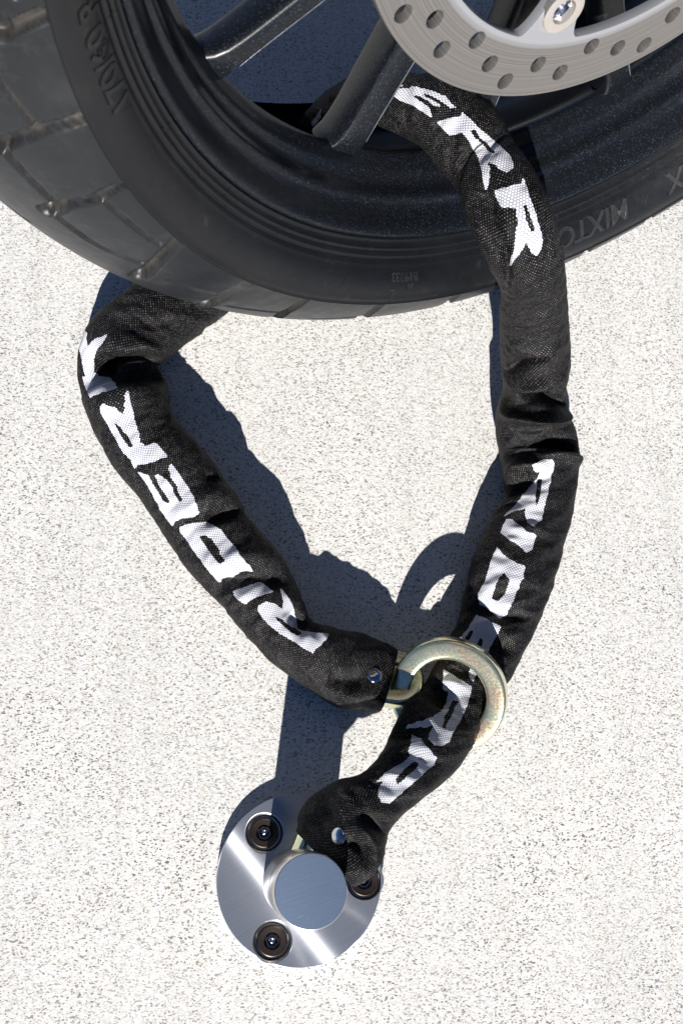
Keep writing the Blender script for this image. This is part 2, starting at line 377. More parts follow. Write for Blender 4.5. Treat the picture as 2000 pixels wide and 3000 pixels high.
# rim
rim_prof = [(.2270, .0590), (.2285, .0612), (.2291, .0622), (.2288, .0634), (.2278, .0640), (.2266, .0636), (.2252, .0624), (.2238, .0600), (.2222, .0560), (.2206, .0522), (.2192, .0500), (.2180, .0490),
            (.2165, .0486), (.2152, .0476), (.2146, .0455), (.2142, .0425), (.2134, .0396), (.2122, .0376), (.2108, .0362), (.2096, .0354), (.2085, .0340), (.2076, .0318), (.2062, .0290), (.2052, .0270), (.2047, .0250),
            (.2050, .0228), (.2080, .0190), (.2150, .0120), (.2340, -.003), (.2500, -.022), (.2620, -.042), (.2700, -.0700)]
rim = ringsurf(rim_prof, 'rim', M_rim, wheel)
# spokes: V pairs, boxes with rounded shoulders running from rim to hub
def spoke(phr, phh, w_r, w_h, r1=.2085, r0=.052, a_f=.0325, a_b=.004):
    secs = []
    n = 26
    for k in range(n):
        t = k / (n - 1); r = r1 + (r0 - r1) * t
        # straight line between rim point and hub point in the wheel plane
        A = np.array([math.sin(math.radians(phr)) * r1, -math.cos(math.radians(phr)) * r1]); B = np.array([math.sin(math.radians(phh)) * r0, -math.cos(math.radians(phh)) * r0])
        c = A + (B - A) * t; d = (B - A) / np.linalg.norm(B - A); q = np.array([-d[1], d[0]])
        if q[0] < 0: q = -q
        w = (w_r + (w_h - w_r) * t) * .5
        dl = t * np.linalg.norm(B - A); fl = .0045 * math.exp(-dl / .007); w += fl
        af = a_f + .004 * t - .0045 * math.exp(-dl / .005); ab = a_b - fl * .4
        pr = [(-w * .60, ab), (-w * .80, ab + .003), (-w * .97, af - .0062), (-w * .93, af - .0042), (-w * .80, af - .0022), (-w * .55, af - .0012), (w * .0, af - .0006), (w * .70, af - .0002), (w * .82, af - .0002), (w * .90, af - .0008), (w * .95, af - .0018), (w * .97, af - .0032), (w * .80, ab + .003), (w * .60, ab)]
        secs.append([WC + WN * a_ + WT * (c[0] + q[0] * x_) + WU * (c[1] + q[1] * x_) for x_, a_ in pr])
    o = grid_obj('spoke', np.array(secs), M_rim, rim, close_v=True)
    o.data.set_sharp_from_angle(angle=math.radians(50))
    # painted glint: lighter strip added along the lower right corner of the front face
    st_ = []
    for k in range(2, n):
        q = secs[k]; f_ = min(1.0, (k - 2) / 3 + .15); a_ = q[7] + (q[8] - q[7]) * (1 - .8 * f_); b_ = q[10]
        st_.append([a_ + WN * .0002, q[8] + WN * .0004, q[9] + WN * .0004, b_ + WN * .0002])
    e_ = grid_obj('edge_glint', np.array(st_), M_glint, rim)
    return o
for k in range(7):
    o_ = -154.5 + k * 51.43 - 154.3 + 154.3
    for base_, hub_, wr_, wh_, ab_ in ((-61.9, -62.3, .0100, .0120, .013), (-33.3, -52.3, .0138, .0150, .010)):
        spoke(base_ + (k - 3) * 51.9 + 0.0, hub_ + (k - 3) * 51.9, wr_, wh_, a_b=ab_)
lathe('hub', [(.0, .052), (.022, .052), (.024, .048), (.036, .046), (.050, .036), (.060, .034), (.060, -.030), (.0, -.032)], tuple(WC), tuple(WN), M_black, wheel, seg=72)

mg = np.stack([wp(np.arange(70, 215, 3.0), r_, a_) for r_, a_ in ((.335, -.10), (.346, -.088), (.352, -.05), (.354, 0), (.352, .05), (.346, .088), (.335, .10), (.332, .097), (.343, .085), (.349, .05), (.351, 0), (.349, -.05), (.343, -.085), (.332, -.097))], 1)  # rear guard added out of view to block sky above the wheel
grid_obj('unseen_mudguard', mg, M_black, wheel, close_v=True)
bd = []  # tail body added out of view to block sky and bounce grey light
for t in np.linspace(0, 1, 16):
    w_ = .20 + .10 * math.sin(math.pi * t); z_ = .80 + .06 * math.sin(2.2 * t); h_ = .05 + .05 * math.sin(math.pi * t); ct = WC * np.array([1, 1, 0]) + WT * (-.42 + 1.3 * t) * np.array([1, 1, 0]) - WN * np.array([1, 1, 0]) * .13
    bd.append([ct + np.array([0, 0, z_]) + WN * np.array([1, 1, 0]) * w_ * np.sign(math.cos(q)) * abs(math.cos(q)) ** .6 + np.array([0, 0, 1]) * h_ * np.sign(math.sin(q)) * abs(math.sin(q)) ** .6 for q in np.linspace(0, 2 * np.pi, 32, endpoint=False)])
grid_obj('tail_sky_blocker', np.array(bd), M_bounce, wheel, close_v=True)
sa = []  # arm added out of view, a further sky blocker behind the wheel
for k in range(14):
    t = k / 13; cx_ = -.01 + .52 * t; cy_ = .03 + .10 * t; h_ = .045 + .02 * math.sin(math.pi * t); a0 = -.105 - .01 * t
    sa.append([WC + WT * (cx_) + WU * (cy_ + h_ * math.sin(q)) + WN * (a0 + .026 * math.cos(q)) for q in np.linspace(0, 2 * np.pi, 20, endpoint=False)])
grid_obj('unseen_swingarm', np.array(sa), M_black, wheel, close_v=True)

# brake disc: flat ring with mounting tabs, drilled holes
def flat_plate(name, outlines, thick, O, ex, ey, ez, mat, parent, bevel=.0004, res=1):
    cu = bpy.data.curves.new(name, 'CURVE'); cu.dimensions = '2D'; cu.fill_mode = 'BOTH'; cu.extrude = thick / 2; cu.bevel_depth = bevel; cu.bevel_resolution = 1; cu.offset = -bevel
    for pts in outlines:
        sp = cu.splines.new('POLY'); sp.points.add(len(pts) - 1); sp.use_cyclic_u = True
        for i, (x, y) in enumerate(pts): sp.points[i].co = (x, y, 0, 1)
    tmp = bpy.data.objects.new('t', cu); col.objects.link(tmp); dg = bpy.context.evaluated_depsgraph_get()
    me = bpy.data.meshes.new_from_object(tmp.evaluated_get(dg)); bpy.data.objects.remove(tmp)
    me.name = name; me.materials.clear(); me.materials.append(mat)
    o = bpy.data.objects.new(name, me); col.objects.link(o)
    mm = Matrix((Vector(ex), Vector(ey), Vector(ez))).transposed().to_4x4(); mm.translation = Vector(O)
    o.parent = parent; o.matrix_parent_inverse = Matrix.Translation(parent.location).inverted(); o.matrix_basis = mm
    me.shade_smooth()
    try: me.set_sharp_from_angle(angle=math.radians(30))
    except Exception: pass
    return o
def circ2(x, y, r, n=40): return [(x + r * math.cos(2 * math.pi * i / n), y + r * math.sin(2 * math.pi * i / n)) for i in range(n)]
def polar(phi, r): return (math.sin(math.radians(phi)) * r, -math.cos(math.radians(phi)) * r)     # plane coordinates (WT, WU)
inner = []
tabs = [-17.8 + 36 * i * 2 for i in range(5)]
for i in range(1440):
    ph_ = i * .25 - 180
    dd = min(abs((ph_ - t_ + 180) % 360 - 180) for t_ in tabs)
    r_ = .1077
    x_ = dd
    if x_ < 6.3: r_ = .0860
    elif x_ < 10.3: tt_ = (x_ - 6.3) / 4.0; r_ = .0860 + (.1077 - .0860) * (1 - (1 - tt_) ** 2.6) ** .62
    inner.append(polar(ph_, r_))
outer = [polar(i * .5, .138) for i in range(720)]
holes = []
for i in range(10):
    for off, r_ in ((-60.2, .1300), (-53.3, .1207), (-45.5, .1270), (-38.9, .1157), (-30.6, .1230)):
        x_, y_ = polar(off + 37.0 * i if off + 37.0 * i < 180 else off + 36 * i, r_); holes.append(circ2(x_, y_, .00415, 28))
holes = holes[:45]
hb = [circ2(*polar(t_, .0930), .0062, 36) for t_ in tabs]
disc = flat_plate('brake_disc', [outer, inner] + holes + hb, .0046, WC + WN * .0631, WT, WU, WN, M_disc, wheel)
def ring_at(name, prof, C0, ax, mat, parent, seg=48):
    o = lathe(name, prof, tuple(C0), tuple(ax), mat, wheel, seg)
    if parent is not wheel:
        o.parent = parent; o.matrix_parent_inverse = (Matrix.Translation(wheel.location) @ parent.matrix_parent_inverse @ parent.matrix_basis).inverted() if False else Matrix.Identity(4)
        # bake vertices into the parent's space
        inv = parent.matrix_basis.inverted(); o.data.transform(inv)
    return o
for t_ in tabs:
    c_ = wp(t_, .0930, .0)
    ring_at('disc_button', [(.0052, .0560), (.0054, .0650), (.0060, .0672), (.0085, .0678), (.0104, .0672), (.0108, .0656), (.0108, .0640)], c_, WN, M_btn, disc)
    ring_at('button_core', [(.0, .0600), (.0035, .0600), (.0050, .0612), (.0054, .0640)], c_, WN, M_ball, disc)
    xx = wp(t_, .0760, .0)
    ring_at('carrier_bolt', [(.0, .066), (.004, .066), (.0065, .064), (.0065, .050), (.0085, .049), (.0085, .03)], xx, WN, M_black, disc)
# disc carrier behind the tabs
car = []
for i in range(720):
    ph_ = i * .5 - 180; dd = min(abs((ph_ - t_ + 180) % 360 - 180) for t_ in tabs)
    car.append(polar(ph_, .0860 if dd < 5.5 else (.0860 - .030 * min(1, (dd - 5.5) / 7))))
flat_plate('disc_carrier', [car, circ2(0, 0, .03, 60)], .007, WC + WN * .0555, WT, WU, WN, M_black, wheel)

# ---------------------------------------------------------------- ground anchor
PX, PY, PR = [0.06946, -0.04175, 0.04538]; CX, CY, CR, CH = [0.06729, -0.0435, 0.01824, 0.06251]; PT = .0065
anchor = empty('ground_anchor', (PX, PY, 0)); tag(anchor, 'round brushed steel ground anchor plate with raised locking post and three dark bolts', 'ground anchor')
BO = [[0.05073, -0.01691], [0.05363, -0.07284], [0.10514, -0.0449]]
flat_plate('base_plate', [circ2(0, 0, PR, 220)] + [circ2(bx - PX, by - PY, .0106, 64) for bx, by in BO], PT - .0008, (PX, PY, PT / 2 + .0002), (1, 0, 0), (0, 1, 0), (0, 0, 1), M_plate, anchor, bevel=.0004)
for bx, by in BO:
    lathe('bolt_recess', [(.0110, PT - .0004), (.0104, PT - .0008), (.0097, PT - .0016), (.0092, PT - .0024), (.0092, PT - .0042), (.0, PT - .0044)], (bx, by, 0), (0, 0, 1), M_bore, anchor, 64)
    b_ = lathe('bolt', [(.0081, PT - .0040), (.0082, PT - .0012), (.0079, PT - .0005), (.0074, PT - .0003), (.0071, PT - .0006), (.0046, PT - .0010), (.0041, PT - .0022), (.0035, PT - .0030), (.0, PT - .0030)], (bx, by, 0), (0, 0, 1), M_bolt, anchor, 64)
    sk = lathe('hex_socket', [(.0037, PT - .0012), (.0030, PT - .0012), (.0027, PT - .0034), (.0, PT - .0040)], (bx, by, 0), (0, 0, 1), M_ball, anchor, 6, smooth=False)
    q = lathe('anti_tamper_ball', [(.0019 * math.sin(t * math.pi / 16), .0019 * math.cos(t * math.pi / 16)) for t in range(0, 9)], (bx, by, PT - .0033), (0, 0, 1), M_ball, anchor, 24)
ZT = .008 + CH
cav = .0135
post = lathe('locking_post', [(CR, PT - .001), (CR, ZT - .026), (CR - .0012, ZT - .0255), (CR - .0012, ZT - .0245), (CR, ZT - .024), (CR, ZT - .0016), (CR - .0004, ZT - .0006), (CR - .0012, ZT - .0001)], (CX, CY, 0), (0, 0, 1), M_post, anchor, 128)
lathe('post_cap', [(CR - .0012, ZT - .0001), (CR * .96, ZT), (CR * .5, ZT), (.0, ZT)], (CX, CY, 0), (0, 0, 1), M_cap, anchor, 128)

# ---------------------------------------------------------------- chain with fabric sleeve
# ---- fabric sleeve surface (shared) ----
def catmull(P, k):
    P = np.asarray(P, float); n = len(P); out = []
    for i in range(n - 1):
        p0 = P[max(i - 1, 0)]; p1 = P[i]; p2 = P[i + 1]; p3 = P[min(i + 2, n - 1)]
        t = np.linspace(0, 1, k, endpoint=False)[:, None]
        out.append(0.5 * ((2 * p1) + (-p0 + p2) * t + (2 * p0 - 5 * p1 + 4 * p2 - p3) * t ** 2 + (-p0 + 3 * p1 - 3 * p2 + p3) * t ** 3))
    out.append(P[-1:]); return np.concatenate(out)

def smooth1(a, k):
    w = np.hanning(2 * k + 3)[1:-1]; w /= w.sum()
    p = np.concatenate([np.repeat(a[:1], k, 0), a, np.repeat(a[-1:], k, 0)])
    return np.stack([np.convolve(p[:, j], w, 'valid') for j in range(a.shape[1])], 1)

def sleeve_surface(ST, FOLDS, ds=0.0006, nth=144):
    """ST rows: centre xyz, half-width vector xyz, half thickness. Returns grid points, s (mm), v (mm)."""
    ST = np.array(ST, float)
    D = catmull(ST, 24)
    L = np.concatenate([[0], np.cumsum(np.linalg.norm(np.diff(D[:, :3], axis=0), axis=1))])
    n = int(L[-1] / ds); s = np.linspace(0, L[-1], n)
    G = np.stack([np.interp(s, L, D[:, j]) for j in range(7)], 1)
    G = smooth1(G, max(2, int(.0054 / ds)))
    C = G[:, :3]; W = G[:, 3:6]; T = np.gradient(C, axis=0); T = smooth1(T, max(2, int(.006 / ds))); T /= np.linalg.norm(T, axis=1)[:, None]
    wl = np.linalg.norm(W, axis=1)[:, None]
    W = W - (W * T).sum(1)[:, None] * T * 0.75
    W = W / np.linalg.norm(W, axis=1)[:, None] * wl
    N = np.cross(W, T); N /= np.linalg.norm(N, axis=1)[:, None]
    th = np.linspace(0, 2 * np.pi, nth, endpoint=False)
    c, si = np.cos(th), np.sin(th); e = 0.86
    cx = np.sign(c) * np.abs(c) ** e; sy = np.sign(si) * np.abs(si) ** e
    tt = G[:, 6][:, None]
    sm = s * 1000.0; vm = (np.pi / 2 - th) * 17.5           # v=0 at the crest, + towards the W side
    vm = (vm + np.pi * 17.5) % (2 * np.pi * 17.5) - np.pi * 17.5
    S2, V2 = np.meshgrid(sm, vm, indexing='ij'); TH = np.broadcast_to(th, S2.shape)
    rng = np.random.RandomState(7); d = np.zeros_like(S2)
    for k in range(30):
        wlg = rng.uniform(16, 60); m = rng.randint(0, 5); a = rng.uniform(.3, 1) * (wlg / 40) ** .8
        q = np.cos(2 * np.pi * S2 / wlg + m * TH + rng.uniform(0, 6.28))
        d += a * .21 * (1 - 1.6 * np.abs(q))
    for k in range(26):
        wlg = rng.uniform(5, 11); m = rng.randint(2, 8)
        env = np.clip(np.cos(2 * np.pi * S2 / rng.uniform(60, 140) + m * TH * .5 + rng.uniform(0, 6.28)), 0, 1)
        d += .075 * env * np.cos(2 * np.pi * S2 / wlg + rng.choice([-1, 1]) * m * TH + rng.uniform(0, 6.28))
    for (s1, v1, s2, v2, w, amp) in FOLDS:
        L2 = (s2 - s1) ** 2 + (v2 - v1) ** 2 + 1e-6
        t = np.clip(((S2 - s1) * (s2 - s1) + (V2 - v1) * (v2 - v1)) / L2, 0, 1)
        dd = np.hypot(S2 - s1 - t * (s2 - s1), V2 - v1 - t * (v2 - v1))
        taper = .35 + .65 * np.sin(np.pi * np.clip(t, .0, 1)) ** .6
        d += amp * taper * np.exp(-(dd / w) ** 2)
    d *= 0.001
    R = W[:, None, :] * cx[None, :, None] + N[:, None, :] * (tt * sy[None, :])[..., None]
    Rn = np.linalg.norm(R, axis=2, keepdims=True)
    P = C[:, None, :] + R + R / Rn * d[..., None] * (0.35 + 0.65 * np.abs(sy))[None, :, None] + N[:, None, :] * (d * np.clip(sy, 0, 1)[None, :] * .5)[..., None]
    z = P[..., 2]; z0 = .0012; k = .003
    P[..., 2] = z0 + np.where(z - z0 > 10 * k, z - z0, k * np.log1p(np.exp(np.clip((z - z0) / k, -30, 30)))) * 1.0
    return P, sm, vm

ST = [[0.1232,0.06309,0.0175,0.00462,0.01824,-0.00717,0.01],[0.11182,0.06765,0.0175,0.00626,0.01946,-0.00556,0.012],[0.09947,0.07018,0.0175,0.00835,0.02055,-0.0009,0.0145],[0.08165,0.07858,0.018,0.01102,0.01356,0.00562,0.016],[0.06738,0.0873,0.017,0.01392,0.00736,0.00439,0.016],[0.05657,0.1032,0.017,0.01831,0.00532,0.00457,0.0165],[0.04538,0.12253,0.018,0.02051,0.00761,0.00557,0.017],[0.02938,0.1413,0.017,0.01936,0.01122,0.00638,0.0165],[0.01497,0.16401,0.017,0.01997,0.01108,0.00644,0.0165],[0.00088,0.18554,0.018,0.02084,0.00888,0.00598,0.0175],[-0.01283,0.20179,0.018,0.02199,0.00463,0.005,0.0175],[-0.02295,0.22093,0.017,0.02265,0.00096,0.00409,0.017],[-0.02719,0.23956,0.015,0.02528,-0.00267,0.00353,0.015],[-0.03572,0.25526,0.016,0.01932,-0.00231,0.00262,0.012],[-0.02821,0.26634,0.022,0.02188,-0.00761,0.00159,0.015],[-0.01193,0.28,0.024,0.02071,-0.01126,0.00038,0.018],[0.00419,0.29679,0.022,0.02111,-0.01293,-1e-05,0.019],[0.02256,0.31468,0.02,0.02081,-0.01411,-0.00039,0.018],[0.04491,0.33573,0.022,0.01578,-0.01404,-0.00122,0.016],[0.06518,0.35594,0.028,0.01479,-0.01302,-0.00111,0.015],[0.07898,0.37833,0.036,0.01586,-0.01101,-0.00037,0.014],[0.09344,0.39999,0.04691,0.0137,-0.00985,-0.00041,0.014],[0.10316,0.39068,0.08423,0.01194,-0.0112,-0.00109,0.015],[0.1145,0.37721,0.11509,0.00425,-0.01541,-0.00355,0.017],[0.12629,0.36148,0.13075,-0.00183,-0.01514,-0.0045,0.018],[0.1406,0.35009,0.14112,-0.00855,-0.01589,-0.00584,0.018],[0.15363,0.33418,0.14411,-0.01204,-0.01559,-0.00635,0.018],[0.16316,0.31621,0.14488,-0.01373,-0.01151,-0.00551,0.017],[0.16637,0.29523,0.15425,-0.0164,-0.01025,-0.00561,0.016],[0.17121,0.2774,0.15492,-0.01738,-0.00844,-0.00527,0.016],[0.18144,0.26755,0.14137,-0.01716,-0.00737,-0.00494,0.015],[0.19252,0.26405,0.12,-0.01673,-0.00371,-0.00386,0.014],[0.20064,0.25848,0.096,-0.01854,-0.0015,-0.00355,0.015],[0.20891,0.25096,0.072,-0.01993,0.00039,-0.00326,0.016],[0.21497,0.24385,0.054,-0.02016,0.00038,-0.0033,0.016],[0.21864,0.23452,0.038,-0.01884,0.00182,-0.00268,0.016],[0.22041,0.22017,0.026,-0.02272,0.00302,-0.003,0.017],[0.22535,0.20368,0.019,-0.02419,0.00207,-0.00351,0.018],[0.22489,0.18621,0.018,-0.02259,0.002,-0.00326,0.017],[0.22209,0.16756,0.018,-0.02086,0.00091,-0.00327,0.0165],[0.2131,0.15057,0.017,-0.02326,0.00301,-0.0031,0.017],[0.20321,0.12837,0.017,-0.0243,0.006,-0.00244,0.017],[0.19375,0.10532,0.016,-0.02334,0.00444,-0.00271,0.0165],[0.18489,0.08612,0.016,-0.02102,0.00333,-0.00263,0.016],[0.17468,0.0709,0.0155,-0.01966,0.00853,-0.00096,0.014],[0.165,0.05658,0.018,-0.01815,0.0079,-0.00088,0.013],[0.14872,0.03767,0.026,-0.02034,0.00827,-0.00115,0.0135],[0.13648,0.02269,0.035,-0.01919,0.00714,-0.00127,0.0145],[0.12279,0.01055,0.044,-0.01413,0.00826,-0.0001,0.016],[0.10796,-0.00056,0.047,-0.01153,0.00916,-0.00341,0.0145],[0.09807,-0.00662,0.046,-0.01263,0.0122,-0.01076,0.0135],[0.08894,-0.01565,0.045,-0.01626,0.01401,-0.01887,0.009],[0.08314,-0.02432,0.044,-0.01602,0.01351,-0.01896,0.0075],[0.07825,-0.03049,0.042,-0.01417,0.01129,-0.01327,0.005]]
FOLDS = [[256.2,-3.0,278.6,23.0,5.0,-14.7],[270.6,0.5,286.6,18.5,5.0,6.3],[251.4,-10.0,240.2,24.5,6.0,-4.2],[232.2,-22.5,227.4,17.5,9.0,5.2],[779.0,19.5,762.9,-3.5,3.5,-11.6],[787.8,18.0,780.6,-14.0,5.0,4.6],[796.6,7.5,809.4,-20.0,3.5,-11.6],[814.2,21.0,819.0,-22.5,5.0,8.4],[839.0,1.0,846.2,-18.0,4.0,-11.6],[852.6,0.0,851.0,-23.5,4.0,6.3],[861.4,24.0,859.8,-0.5,5.0,6.3],[876.6,25.5,867.0,5.0,6.0,-9.5],[751.7,13.0,757.3,-14.0,5.0,2.5],[145.7,2.0,134.5,30.0,4.0,-6.3],[156.1,0.5,149.7,29.0,6.0,3.2],[166.5,14.0,161.7,18.0,3.0,-3.2],[111.3,-11.5,93.7,21.0,7.0,-7.4],[124.1,-9.0,103.3,11.5,7.0,4.2],[75.3,10.5,59.2,16.5,6.0,-7.4],[34.4,-9.0,18.4,-5.5,4.0,-2.5],[30.4,1.5,3.2,8.5,5.0,1.7],[25.6,-13.5,4.8,-16.5,5.0,3.2],[959.9,30.5,953.5,-15.0,6.0,-4.2],[971.9,9.5,971.9,-11.5,5.0,-4.2],[1016.7,24.0,1023.1,0.0,6.0,-10.5],[1002.3,28.5,1010.3,10.5,5.0,2.1],[1061.6,20.5,1047.9,6.0,6.0,-6.3],[1077.6,12.0,1056.0,-24.5,7.0,-3.2],[1119.2,8.0,1110.4,0.5,8.0,-2.1],[1105.6,2.0,1120.8,-5.5,7.0,2.7],[1108.8,-4.5,1112.8,-22.5,4.0,3.2],[1105.6,-8.5,1102.4,-26.5,3.0,-2.5],[1116.8,-6.0,1122.4,-20.5,3.0,-3.4],[655.7,7.5,671.7,17.0,6.0,-5.2],[670.9,10.5,694.9,18.5,3.0,-5.2]]
